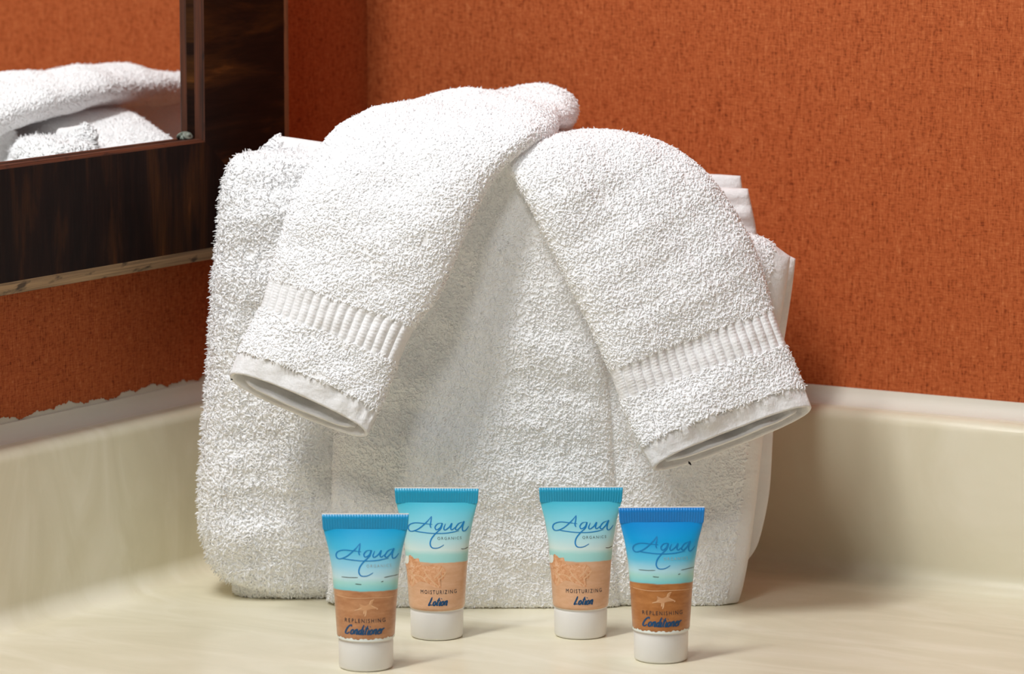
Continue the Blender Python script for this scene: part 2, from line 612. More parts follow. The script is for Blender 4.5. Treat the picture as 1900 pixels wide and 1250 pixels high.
def grow_pile(seen, V, F, density, length, rad, parent, keep=None, droop=0.25, wild=0.55, seed=1, fuzz=(0.1, 0.0016), name='pile'):
    """short bent yarn tufts scattered on the quads F of V; density per square metre"""
    V = np.asarray(V, float); F = np.asarray(F, int)
    r = np.random.default_rng(seed)
    a, b, c, d = (V[F[:, k]] for k in range(4))
    fn = np.cross(c - a, d - b)
    ar = 0.5 * np.linalg.norm(fn, axis=1)
    vn = np.zeros_like(V)
    for k in range(4):
        np.add.at(vn, F[:, k], fn)
    vn /= np.linalg.norm(vn, axis=1, keepdims=True) + 1e-12
    cen = (a + b + c + d) / 4
    w = ar.copy()
    nrm = fn / (np.linalg.norm(fn, axis=1, keepdims=True) + 1e-12)
    if keep is not None:
        w = w * keep(cen, nrm)
    w = w * seen(cen, nrm)
    n = int(w.sum() * density)
    if n < 5:
        return None
    fi = r.choice(len(F), size=n, p=w / w.sum())
    s, t = r.uniform(size=(2, n, 1))
    f = F[fi]
    wts = [(1 - s) * (1 - t), s * (1 - t), s * t, (1 - s) * t]
    p = sum(V[f[:, k]] * wts[k] for k in range(4))
    nn = sum(vn[f[:, k]] * wts[k] for k in range(4))
    nn /= np.linalg.norm(nn, axis=1, keepdims=True) + 1e-12
    unit = lambda q: q / (np.linalg.norm(q, axis=1, keepdims=True) + 1e-12)
    # each tuft is a yarn loop: up out of the cloth, over, and back in
    Lh = length * r.uniform(0.7, 1.3, (n, 1))
    tg = r.normal(size=(n, 3)) + 0.6 * DOWN
    tg = unit(tg - nn * (tg * nn).sum(1, keepdims=True))
    side = np.cross(nn, tg)
    sw = r.normal(size=(n, 1)) * 0.25
    rise = Lh * r.uniform(0.20, 0.42, (n, 1))
    rr = rad * r.uniform(0.8, 1.25, (n, 1))
    VB, QB, off = [], [], 0

    def tube(pts, scales, half):
        nonlocal off
        k = len(pts)
        m = 4 if half else 3
        an = np.radians([-105, -38, 38, 105]) if half else np.radians([0, 120, 240])
        rings = []
        for g in range(k):
            a_, b_ = pts[max(g - 1, 0)], pts[min(g + 1, k - 1)]
            dr = unit(b_ - a_)
            out = nn[:len(dr)] + 0.15 * tg[:len(dr)]
            out = unit(out - dr * (out * dr).sum(1, keepdims=True))
            lat = np.cross(dr, out)
            for q in an:
                rings.append(pts[g] + rr[:len(dr)] * scales[g] * (math.cos(q) * out + math.sin(q) * lat))
        VV = np.stack(rings, 1)
        cnt = VV.shape[0]
        lq = []
        for g in range(k - 1):
            for c_ in range(m - 1 if half else m):
                c2 = (c_ + 1) % m
                lq.append((g * m + c_, g * m + c2, (g + 1) * m + c2, (g + 1) * m + c_))
        QB.append((np.array(lq)[None] + (off + np.arange(cnt) * k * m)[:, None, None]).reshape(-1, 4))
        VB.append(VV.reshape(-1, 3))
        off += cnt * k * m

    q0 = p - nn * 0.0003
    q1 = q0 + nn * rise * 0.9 + tg * Lh * 0.28 + side * Lh * sw * 0.5
    q2 = q0 + nn * rise + tg * Lh * 0.68 + side * Lh * sw
    q3 = q0 - nn * 0.0001 + tg * Lh + side * Lh * sw * 0.6
    tube([q0, q1, q2, q3], (0.9, 1.0, 1.0, 0.9), True)
    # a few loose ends stand off the cloth and make its outline fuzzy
    nf = int(n * fuzz[0])
    if nf:
        f_n, f_t = nn[:nf], tg[:nf]
        Lf = fuzz[1] * r.uniform(0.5, 1.3, (nf, 1))
        d0 = unit(f_n + 0.35 * r.normal(size=(nf, 3)) + 0.2 * DOWN)
        d1 = unit(d0 + 0.5 * r.normal(size=(nf, 3)) + 0.25 * DOWN)
        e0 = p[:nf] - f_n * 0.0003
        e1 = e0 + d0 * Lf * 0.6
        e2 = e1 + d1 * Lf * 0.5
        tube([e0, e1, e2], (0.75, 0.7, 0.35), False)
    VV = np.vstack(VB)
    VV[:, 2] = np.maximum(VV[:, 2], 0.0001)
    quads = np.vstack(QB)
    me = bpy.data.meshes.new(name)
    nq = len(quads)
    me.vertices.add(len(VV)); me.vertices.foreach_set('co', VV.astype(np.float32).ravel())
    me.loops.add(nq * 4)
    me.loops.foreach_set('vertex_index', quads.ravel().astype(np.int32))
    me.polygons.add(nq)
    me.polygons.foreach_set('loop_start', (np.arange(nq) * 4).astype(np.int32))
    me.update(calc_edges=True)
    me.shade_smooth()
    me.materials.append(M['pile'])
    o = bpy.data.objects.new(name, me)
    C.objects.link(o)
    o.parent = parent
    o['kind'] = 'stuff'
    tri_total[0] += nq * 2
    return o


# ------------------------------------------------------------------ the folded bath towel (body)
TBASE = (-0.01, 0.10, 0.0)
towel = empty('bath_towel', turn(TBASE), TURN)
tag(towel, 'thick folded white terry bath towel standing upright in the corner on the counter', 'towel')


def layer(Lf, Rt, Bt, Tp, yc, T, pw=(5, 5), ns=56, nt=56, lump=0.0015, seed=0, lean=0.0, hem=None, grooves=(), density=1.0e6,
          length=0.0017, rad=0.00036, front_extra=None, pile_keep=None, fuzz=(0.12, 0.0018)):
    """a puffy fold of towel.  Lf/Rt run bottom to top, Bt/Tp left to right, all as photograph pixels seen at depth yc"""
    def wc(pts):
        return np.array([P(x, y, yc) for x, y in pts])
    L_, R_ = smooth_curve(wc(Lf), nt), smooth_curve(wc(Rt), nt)
    B_, T_ = smooth_curve(wc(Bt), ns), smooth_curve(wc(Tp), ns)
    # denser towards the rim so that the rounding is smooth
    ang = np.linspace(-1, 1, ns); sv = 0.5 + 0.5 * np.sin(ang * math.pi / 2)
    ang = np.linspace(-1, 1, nt); tv = 0.5 + 0.5 * np.sin(ang * math.pi / 2)
    s0, t0 = np.linspace(0, 1, ns), np.linspace(0, 1, nt)
    ip = lambda A, q, base: np.stack([np.interp(q, base, A[:, k]) for k in range(3)], 1)
    L_, R_, B_, T_ = ip(L_, tv, t0), ip(R_, tv, t0), ip(B_, sv, s0), ip(T_, sv, s0)
    S, Tt = np.meshgrid(sv, tv)
    s, t = S[..., None], Tt[..., None]
    G = ((1 - s) * L_[:, None] + s * R_[:, None] + (1 - t) * B_[None] + t * T_[None]
         - ((1 - s) * (1 - t) * B_[0] + s * (1 - t) * B_[-1] + (1 - s) * t * T_[0] + s * t * T_[-1]))
    # straighten out-of-rectangle corners: the corner terms use the bottom/top curves
    prof = ((1 - np.abs(2 * S - 1) ** pw[0]) ** (1.0 / pw[0]) * (1 - np.abs(2 * Tt - 1) ** pw[1]) ** (1.0 / pw[1]))
    prof = np.clip(prof, 0, 1)
    fr = G.copy(); bk = G.copy()
    fr[..., 1] -= T / 2 * prof
    bk[..., 1] += T / 2 * prof
    nz = vnoise(G, 16, seed) * lump + vnoise(G, 45, seed + 5) * lump * 0.35
    fr[..., 1] -= nz * prof
    if front_extra is not None:
        fr[..., 1] -= front_extra(S, Tt) * prof
    for Q in (fr, bk):
        Q[..., 1] += lean * (Q[..., 2] / 0.22)
    for Q in (fr, bk):
        Q[..., 2] = np.maximum(Q[..., 2], 0.0006)       # flattened where it rests on the counter
    m = ns
    Vf = fr.reshape(-1, 3); Vb = bk.reshape(-1, 3)
    Vall = np.vstack([Vf, Vb])
    FF = np.array(grid_faces(nt, ns))
    FB = np.array(grid_faces(nt, ns, off=len(Vf)))[:, ::-1]
    # join the rims (front and back coincide there, weld later)
    Fall = np.vstack([FF, FB])
    cs = np.array([(sv[j] + sv[j + 1]) / 2 for i in range(nt - 1) for j in range(ns - 1)])
    ct = np.array([(tv[i] + tv[i + 1]) / 2 for i in range(nt - 1) for j in range(ns - 1)])
    hm = np.zeros(len(FF), bool) if hem is None else hem(cs, ct)
    hm2 = np.r_[hm, hm]

    def emit(nm, faces, mat, par):
        used, inv = np.unique(faces, return_inverse=True)
        o = mesh_obj(nm, Vall[used], inv.reshape(faces.shape), mat, par)
        bm = bmesh.new(); bm.from_mesh(o.data)
        bmesh.ops.remove_doubles(bm, verts=bm.verts, dist=1e-6)
        bm.to_mesh(o.data); bm.free()
        return o
    base = emit('towel_fold', Fall[~hm2], M['terry'], towel)
    if hm.any():
        emit('hem', Fall[hm2], M['hem'], base)
    # front pile everywhere, on the back side only near the rim
    kb = np.r_[np.ones(len(FF)), (((cs < 0.06) | (cs > 0.94) | (ct > 0.9))).astype(float)]
    kb = kb * (~hm2)
    ck = Fall
    def keep(cen, nrm):
        k = kb.copy()
        if pile_keep is not None:
            k = k * pile_keep(np.r_[cs, cs], np.r_[ct, ct])
        return k
    make_pile(Vall, Fall, density, length, rad, base, keep, seed=seed + 11, fuzz=fuzz)
    return base


# big soft fold on the left
layer([(425, 1072), (394, 1040), (374, 965), (373, 900), (380, 800), (388, 700), (394, 600), (400, 500), (408, 420), (415, 350), (430, 300)],
      [(690, 1098), (690, 900), (680, 600), (660, 290)],
      [(425, 1072), (500, 1092), (600, 1096), (690, 1098)],
      [(430, 300), (446, 288), (480, 281), (560, 277), (660, 275)],
      0.098, 0.052, pw=(3.2, 4.0), seed=1, lump=0.0022, length=0.0021, rad=0.00042, density=1.05e6, fuzz=(0.22, 0.0027))
# small roll under it, resting on the counter
layer([(436, 1098), (434, 1088), (436, 1070), (445, 1050)], [(660, 1104), (660, 1090), (660, 1070), (660, 1050)],
      [(436, 1098), (480, 1106), (560, 1106), (660, 1104)], [(445, 1050), (500, 1045), (560, 1045), (660, 1050)],
      0.100, 0.034, pw=(3, 3), ns=40, nt=20, seed=2, density=0.6e6, length=0.0024)
# the stack behind: main bulk
layer([(500, 1066), (480, 1000), (476, 700), (486, 400), (510, 290)], [(1280, 1066), (1290, 1000), (1300, 700), (1290, 480), (1260, 330)],
      [(500, 1066), (800, 1068), (1280, 1066)], [(510, 290), (680, 268), (860, 240), (1060, 246), (1180, 290), (1260, 330)],
      0.143, 0.078, pw=(5, 6), seed=3, density=1.0e6)
# flap at the top left, ends in a flat woven hem
layer([(476, 330), (482, 300), (494, 272), (516, 252)], [(640, 340), (640, 310), (640, 285), (640, 268)],
      [(476, 330), (540, 335), (600, 338), (640, 340)], [(516, 252), (545, 256), (600, 264), (640, 268)],
      0.112, 0.012, pw=(3, 4), ns=40, nt=36, seed=4, lump=0.0006, density=1.0e6, length=0.0032,
      hem=lambda s, t: (t > 0.72) & (s > 0.03))
# right hand layers, furthest first
layer([(1180, 600), (1180, 500), (1180, 400), (1180, 326)], [(1390, 600), (1388, 500), (1384, 400), (1374, 326)],
      [(1180, 600), (1250, 600), (1390, 600)], [(1180, 324), (1300, 322), (1374, 326)],
      0.136, 0.012, pw=(4, 5), ns=30, nt=30, seed=5, lump=0.0008, density=0.6e6, hem=lambda s, t: s > 0.70)
layer([(1180, 700), (1180, 560), (1180, 450), (1180, 352)], [(1418, 700), (1414, 560), (1405, 440), (1388, 350)],
      [(1180, 700), (1300, 700), (1418, 700)], [(1180, 352), (1300, 347), (1388, 350)],
      0.122, 0.014, pw=(4, 5), ns=30, nt=50, seed=6, lump=0.0014, density=0.6e6, hem=lambda s, t: s > 0.70,
      front_extra=lambda S, T: 0.0011 * np.sin(T * 60) * (S > 0.5))
layer([(1120, 1040), (1120, 850), (1120, 650), (1120, 440)],
      [(1384, 1042), (1408, 1000), (1427, 910), (1434, 800), (1443, 700), (1456, 620), (1467, 550), (1476, 480)],
      [(1120, 1050), (1250, 1052), (1384, 1042)], [(1120, 440), (1300, 432), (1420, 452), (1476, 474)],
      0.100, 0.016, pw=(6, 6), ns=40, nt=60, seed=7, lump=0.0012, density=0.5e6, hem=lambda s, t: s > 0.86)
layer([(1060, 1132), (1060, 950), (1060, 700), (1060, 430)],
      [(1366, 1126), (1378, 1085), (1390, 1020), (1402, 930), (1415, 810), (1430, 700), (1446, 600), (1460, 520), (1466, 475)],
      [(1060, 1132), (1200, 1136), (1320, 1134), (1366, 1126)], [(1060, 415), (1300, 416), (1405, 432), (1466, 470)],
      0.080, 0.034, pw=(4, 4), seed=8, lump=0.0012, density=1.1e6, length=0.0016, hem=lambda s, t: s > 0.905,
      pile_keep=lambda s, t: s > 0.1)
# the wide front panel
layer([(610, 1112), (616, 1000), (620, 850), (630, 650), (640, 450), (650, 268)],
      [(1150, 1130), (1146, 1000), (1142, 850), (1128, 700), (1110, 560), (1090, 268)],
      [(610, 1112), (700, 1122), (900, 1130), (1150, 1132)], [(650, 268), (800, 265), (1090, 265)],
      0.0765, 0.040, pw=(6, 5), ns=64, nt=64, seed=9, lump=0.0016, density=1.15e6, length=0.0016, rad=0.00036)

# ------------------------------------------------------------------ the hand towel: two sleeves crossing over the top
hand = empty('hand_towel', turn(TBASE), TURN)
tag(hand, 'white terry hand towel draped over the standing bath towel, ribbed ends crossed like sleeves', 'towel')


class Sleeve:
    def __init__(self, stations, h, sgn, ext):
        # stations: (out px, out py, out Y, in px, in py, in Y)
        self.A = np.array([P(a, b, y) for a, b, y, *_ in stations])
        self.B = np.array([P(a, b, y) for *_, a, b, y in stations])
        self.h = np.array(h)[:, None]
        self.n = len(stations)
        self.sgn, self.ext = sgn, ext

    def frame(self, u):
        e = 0.02
        A, B = catmull(self.A, u), catmull(self.B, u)
        mid = (A + B) / 2
        m1 = (catmull(self.A, u + e) + catmull(self.B, u + e)) / 2
        m0 = (catmull(self.A, u - e) + catmull(self.B, u - e)) / 2
        T = m1 - m0
        T /= np.linalg.norm(T, axis=-1, keepdims=True) + 1e-12
        W = (B - A) / 2
        Wn = W / (np.linalg.norm(W, axis=-1, keepdims=True) + 1e-12)
        Nn = np.cross(Wn, T) * self.sgn
        Nn /= np.linalg.norm(Nn, axis=-1, keepdims=True) + 1e-12
        return mid, W, Nn, T

    def __call__(self, u, ph, inset=0.0, disp=0.0):
        """u along (stations), ph around: 0 at the inner edge, pi/2 front, pi outer edge"""
        mid, W, Nn, T = self.frame(u)
        h = catmull(self.h, u)
        c, s = np.cos(ph)[..., None], np.sin(ph)[..., None]
        cc = np.sign(c) * np.abs(c) ** 0.80
        ss = np.sign(s) * np.abs(s) ** 0.85
        wl = np.linalg.norm(W, axis=-1, keepdims=True)
        p = mid + W * cc * (1 - inset / wl) + Nn * ss * (h - inset)
        fade = np.clip(1 - u / 2.2, 0, 1)[..., None]
        p = p - T * self.ext * fade * (1 - ss) / 2
        nz = vnoise(p, 14, 21) * 0.0016 + vnoise(p, 38, 22) * 0.0006
        p = p + Nn * ((nz[..., None] * np.abs(ss)) + disp_arr(disp, p))
        return p


def disp_arr(d, p):
    return d[..., None] if hasattr(d, 'shape') else d


def patch(S, u0, u1, nu, ph0, ph1, nph, inset=0.0, disp=None):
    U, PH = np.meshgrid(np.linspace(u0, u1, nu), np.linspace(ph0, ph1, nph), indexing='ij')
    D = 0.0 if disp is None else disp(U, PH)
    Q = S(U, PH, inset, D)
    return Q.reshape(-1, 3), np.array(grid_faces(nu, nph))


def orient(V, F):
    """make the quads of a tube face outward from its own axis (checked on the mean)"""
    V = np.asarray(V)
    a, b, c, d = (V[F[:, k]] for k in range(4))
    return np.cross(c - a, d - b), (a + b + c + d) / 4


def build_sleeve(S, flip, pucker_seed, ribs, label, den=1.15e6):
    tau = 2 * math.pi
    top_u = S.n - 1
    # cuff pile, between hem and ribbed band
    soft = lambda u, a, b: np.clip((u - a) / (b - a), 0, 1)
    parts = []
    V1, F1 = patch(S, 0.86, 2.02, 34, 0, tau, 120)
    V2, F2 = patch(S, 2.96, top_u, 150, 0, tau, 120)
    Vm = np.vstack([V1, V2]); Fm = np.vstack([F1, F2 + len(V1)])
    if flip: Fm = Fm[:, ::-1]
    sl = mesh_obj('sleeve', Vm, Fm, M['terry'], hand)
    sl['label'] = label

    def keep(cen, nrm):
        # skip what lies against the bath towel
        return ((nrm @ np.array([0.0, -0.94, 0.34]) > -0.35) | (nrm[:, 0] < -0.3)).astype(float)
    make_pile(Vm, Fm, den, 0.0016, 0.00036, sl, keep, seed=pucker_seed + 31)

    # ribbed border: ribs run along the sleeve
    def rib(U, PH):
        c_ = np.cos(PH)
        v = 0.5 - 0.5 * np.sign(c_) * np.abs(c_) ** 0.8
        e = np.minimum(soft(U, 1.98, 2.08), 1 - soft(U, 2.92, 3.0))
        return (-0.0010 + 0.0013 * np.abs(np.sin(v * math.pi * ribs)) ** 0.8
                + 0.00007 * np.sin(U * 70) * (np.abs(np.sin(v * math.pi * ribs)) > 0.4)) * (0.4 + 0.6 * e)
    Vb, Fb = patch(S, 1.96, 3.02, 70, 0.0, math.pi, 420, disp=rib)
    Vb2, Fb2 = patch(S, 1.96, 3.02, 16, math.pi, tau, 80)
    if flip: Fb, Fb2 = Fb[:, ::-1], Fb2[:, ::-1]
    rb_ = mesh_obj('ribbed_border', np.vstack([Vb, Vb2]), np.vstack([Fb, Fb2 + len(Vb)]), M['hem'], sl)
    rb_['label'] = 'flat ribbed woven border near the towel end'

    # flat hem with puckers, turning into the inside of the cuff
    r = np.random.default_rng(pucker_seed)
    ks = r.uniform(9, 26, 5); phs = r.uniform(0, 6, 5)

    def puck(U, PH):
        w = sum(np.sin(PH * k + p) for k, p in zip(ks, phs)) / 5
        return 0.0009 * w * np.clip(U / 0.5, 0.2, 1) - 0.0006
    Vh, Fh = patch(S, 0.0, 0.9, 24, 0, tau, 220, disp=puck)
    nph = 220
    rings = [Vh]
    faces = [Fh]
    prev = np.arange(nph)                       # first ring of the hem
    offv = len(Vh)
    for (uu, ins) in ((-0.03, 0.0007), (-0.02, 0.0016), (0.05, 0.0022), (0.5, 0.0026), (1.2, 0.003), (2.2, 0.0034)):
        U = np.full(nph, max(uu, 0.0)); PH = np.linspace(0, tau, nph)
        Q = S(U, PH, ins, puck(U, PH) * 0.8)
        if uu < 0:
            _, _, _, T = S.frame(U)
            Q = Q + T * uu * 0.02
        rings.append(Q)
        cur = np.arange(nph) + offv
        faces.append(np.stack([prev[:-1], cur[:-1], cur[1:], prev[1:]], 1))
        prev = cur; offv += nph
    Vh = np.vstack(rings); Fh = np.vstack(faces)
    if flip: Fh = Fh[:, ::-1]
    hm = mesh_obj('hem', Vh, Fh, M['hem'], sl)
    hm['label'] = 'flat woven hem at the open end of the sleeve'
    # a second turn of cloth inside the opening
    U, PH = np.meshgrid(np.linspace(0.10, 1.6, 16), np.linspace(math.pi + 0.2, tau - 0.15, 80), indexing='ij')
    Q = S(U, PH, 0.0072, 0.0006 * np.sin(PH * 9))
    Fi = np.array(grid_faces(16, 80))
    inn = mesh_obj('inner_fold', Q.reshape(-1, 3), Fi, M['hem'], sl)
    sm = inn.modifiers.new('cloth', 'SOLIDIFY'); sm.thickness = 0.0016
    return sl


# stations: outer edge (px, py, depth), inner edge (px, py, depth), from the cuff up over the top and down behind
LS = Sleeve([
    (431, 682, .030, 688, 792, .014),
    (448, 640, .034, 708, 752, .017),
    (482, 572, .038, 738, 675, .021),
    (500, 514, .042, 770, 606, .024),
    (518, 450, .046, 815, 545, .027),
    (546, 365, .052, 862, 435, .031),
    (602, 272, .074, 905, 340, .036),
    (662, 228, .108, 938, 292, .040),
    (755, 204, .146, 982, 260, .048),
    (880, 196, .186, 1018, 248, .064),
    (990, 188, .230, 1034, 238, .090),
    (1028, 198, .241, 1030, 234, .126),
    (1030, 260, .242, 1000, 280, .200),
    (1010, 420, .215, 940, 420, .210),
], [.0075, .0105, .0110, .0115, .0120, .0120, .0120, .0115, .0110, .0110, .0110, .0100, .0070, .0050], +1, 0.007)
RS = Sleeve([
    (1501, 744, .034, 1206, 858, .020),
    (1488, 708, .038, 1184, 818, .023),
    (1460, 642, .044, 1152, 745, .028),
    (1432, 570, .050, 1130, 684, .031),
    (1414, 505, .054, 1088, 590, .034),
    (1384, 430, .058, 1042, 500, .037),
    (1334, 350, .063, 996, 405, .040),
    (1284, 304, .069, 962, 338, .044),
    (1232, 278, .080, 942, 300, .052),
    (1186, 274, .104, 950, 284, .074),
    (1156, 286, .130, 965, 288, .110),
    (1150, 330, .152, 985, 320, .150),
    (1130, 460, .154, 960, 460, .156),
], [.0070, .0105, .0110, .0115, .0115, .0115, .0110, .0105, .0100, .0090, .0080, .0060, .0050], -1, 0.006)
sl1 = build_sleeve(LS, True, 5, 17, 'sleeve end lying on top of the crossing')
sl2 = build_sleeve(RS, False, 9, 19, 'sleeve end passing under the crossing')


def stitch(S, ph, u, ln, tilt):
    """a little loose black thread on the cuff's edge"""
    q = S(np.array([u]), np.array([ph]))[0]
    V, F = [], []
    d = np.array([math.cos(tilt), 0, math.sin(tilt)])
    for k in range(5):
        c = q + np.array([0, -0.0008, 0]) + d * ln * (k / 4 - 0.5)
        w = 0.0006 * (1 - abs(k - 2) / 3.2)
        for a in range(6):
            V.append(c + np.array([-d[2], 0, d[0]]) * w * math.cos(a * 1.0472) + np.array([0, 1, 0]) * w * math.sin(a * 1.0472))
    return V, grid_faces(5, 6, True)


V, F = stitch(RS, math.pi * 1.66, 0.0, 0.0030, -0.9)
mesh_obj('loose_thread', V, F, M['thread'], sl2)['label'] = 'tiny black thread on the cuff edge'
V, F = stitch(LS, math.pi * 1.10, 0.02, 0.0014, -0.3)
mesh_obj('loose_thread', V, F, M['thread'], sl1)['label'] = 'tiny black thread on the cuff edge'

# ------------------------------------------------------------------ the four little tubes
CAPZ = 0.0142
ZB = np.array([CAPZ, 0.020, 0.033, 0.046, 0.056, 0.0615, 0.0645])
AW = np.array([0.0132, 0.0136, 0.0144, 0.0155, 0.0172, 0.0186, 0.0193])
BW = np.array([0.0132, 0.0124, 0.0101, 0.0070, 0.0042, 0.0021, 0.0009])
TOPZ = 0.0712


def half_a(z): return np.interp(z, ZB, AW)
def half_b(z): return np.interp(z, ZB, BW)


def front_y(x, z):
    a, b = half_a(z), half_b(z)
    return -b * np.sqrt(np.clip(1 - (x / a) ** 2, 0.0, 1))


def on_tube(P2, off=0.00012):
    P2 = np.asarray(P2, float)
    x, z = P2[:, 0], P2[:, 1]
    return np.stack([x, front_y(x, z) - off, z], 1)


def ribbon(strokes, width, off=0.00012, taper=True):
    V, F = [], []
    for st_ in strokes:
        w0 = width
        if isinstance(st_, tuple): st_, w0 = st_
        pts = np.asarray(st_, float)
        n = max(6, 7 * len(pts))
        c = catmull(pts, np.linspace(0, len(pts) - 1, n)) if len(pts) > 2 else np.linspace(pts[0], pts[-1], n)
        t = np.gradient(c, axis=0)
        t /= np.linalg.norm(t, axis=1, keepdims=True) + 1e-12
        nn = np.stack([-t[:, 1], t[:, 0]], 1)
        # a broad-nibbed pen: thick on the down strokes
        w = w0 * (0.65 + 0.45 * np.abs(t[:, 1]))
        if taper:
            e = np.minimum(np.linspace(0, 1, n), np.linspace(1, 0, n)) * 8
            w = w * np.clip(0.45 + 0.55 * e, 0, 1)
        k = len(V)
        a, b = on_tube(c + nn * w[:, None] / 2, off), on_tube(c - nn * w[:, None] / 2, off)
        for i in range(n):
            V += [a[i], b[i]]
        for i in range(n - 1):
            F.append((k + 2 * i, k + 2 * i + 1, k + 2 * i + 3, k + 2 * i + 2))
    return V, F


def crop2mm(pts, cx, zref, yref, sc=4.03 * 3.884):
    """tracing coordinates of an enlarged view to label metres"""
    return [((x - cx) / sc / 1000, zref + (yref - y) / sc / 1000 / 0.985) for x, y in pts]


AQUA = [
    [(336, 298), (300, 338), (252, 380), (212, 402), (180, 408), (163, 390), (172, 362), (215, 346), (280, 349), (344, 356)],
    [(205, 404), (262, 411), (350, 418), (450, 416), (540, 402)],
    [(336, 298), (332, 330), (327, 362), (334, 380)],
    [(412, 345), (382, 350), (363, 374), (374, 392), (402, 376), (416, 346), (404, 385), (366, 420), (336, 458), (328, 495), (345, 520), (388, 520), (430, 499)],
    [(440, 350), (428, 382), (438, 394), (468, 374), (487, 348), (479, 382), (489, 393), (512, 376)],
    [(566, 340), (535, 352), (513, 384), (528, 395), (556, 370), (577, 336), (566, 374), (568, 402), (588, 402), (612, 374)],
]
LET = {  # brush letters in a unit x-height box; each: (advance, strokes)
    'L': (0.95, [[(0.45, 1.85), (0.30, 1.0), (0.05, 0.02), (0.35, 0.12), (0.85, 0.10)]]),
    'C': (1.15, [[(1.15, 1.45), (1.0, 1.8), (0.55, 1.5), (0.2, 0.8), (0.15, 0.15), (0.5, 0.0), (0.95, 0.4)]]),
    'o': (0.80, [[(0.5, 1.0), (0.15, 0.7), (0.1, 0.15), (0.4, 0.02), (0.65, 0.4), (0.5, 1.0)]]),
    't': (0.62, [[(0.45, 1.75), (0.25, 0.8), (0.2, 0.1), (0.5, 0.12)], [(0.0, 1.12), (0.75, 1.2)]]),
    'i': (0.42, [[(0.25, 1.0), (0.12, 0.3), (0.2, 0.0), (0.4, 0.15)], [(0.34, 1.45), (0.38, 1.55)]]),
    'n': (0.85, [[(0.15, 1.0), (0.05, 0.0)], [(0.1, 0.55), (0.45, 1.0), (0.58, 0.7), (0.55, 0.05), (0.8, 0.15)]]),
    'd': (0.85, [[(0.55, 0.95), (0.15, 0.65), (0.12, 0.1), (0.45, 0.1), (0.62, 0.6)], [(0.85, 1.9), (0.62, 0.7), (0.6, 0.05), (0.8, 0.1)]]),
    'e': (0.72, [[(0.12, 0.5), (0.5, 0.65), (0.5, 1.0), (0.2, 0.8), (0.1, 0.2), (0.4, 0.0), (0.68, 0.25)]]),
    'r': (0.70, [[(0.15, 1.0), (0.05, 0.0)], [(0.1, 0.6), (0.4, 1.0), (0.65, 0.95)]]),
}


def brush_word(word, x0, x1, zb, xh):
    """lettering from x0 to x1 (m), baseline zb, x-height xh"""
    tot = sum(LET[c][0] for c in word)
    sx = (x1 - x0) / tot
    cur, out = 0.0, []
    for c in word:
        adv, sts = LET[c]
        for s_ in sts:
            out.append([(x0 + (cur + x) * sx + 0.22 * y * xh, zb + y * xh) for x, y in s_])
        cur += adv
    return out


def caps_text(body, cx, zb, height, width, off=0.00014, bold=0.0):
    cu = bpy.data.curves.new('caps', 'FONT')
    cu.body = body
    cu.align_x = 'CENTER'
    cu.space_character = 1.35
    cu.resolution_u = 3
    cu.offset = bold
    o = bpy.data.objects.new('caps', cu)
    C.objects.link(o)
    bpy.context.view_layer.update()
    me = bpy.data.meshes.new_from_object(o.evaluated_get(bpy.context.evaluated_depsgraph_get()))
    bpy.data.objects.remove(o)
    co = np.array([v.co[:] for v in me.vertices])
    F = [tuple(p.vertices) for p in me.polygons]
    bpy.data.meshes.remove(me)
    lo, hi = co.min(0), co.max(0)
    x = cx + (co[:, 0] - (lo[0] + hi[0]) / 2) / (hi[0] - lo[0]) * width
    z = zb + (co[:, 1] - lo[1]) / (hi[1] - lo[1]) * height
    return on_tube(np.stack([x, z], 1), off), F


def sheet(outline, n, off):
    """a filled outline laid on the tube"""
    bm = bmesh.new()
    c = smooth_curve(list(outline) + [outline[0]], n + 1)[:-1]
    f = bm.faces.new([bm.verts.new((x, 0, z)) for x, z in c])
    bmesh.ops.triangulate(bm, faces=[f])
    bmesh.ops.subdivide_edges(bm, edges=bm.edges[:], cuts=2, use_grid_fill=True)
    bmesh.ops.triangulate(bm, faces=bm.faces[:])
    co = on_tube([(v.co.x, v.co.z) for v in bm.verts], off)
    bm.verts.index_update()
    F = [tuple(v.index for v in f.verts) for f in bm.faces]
    bm.free()
    return co, F


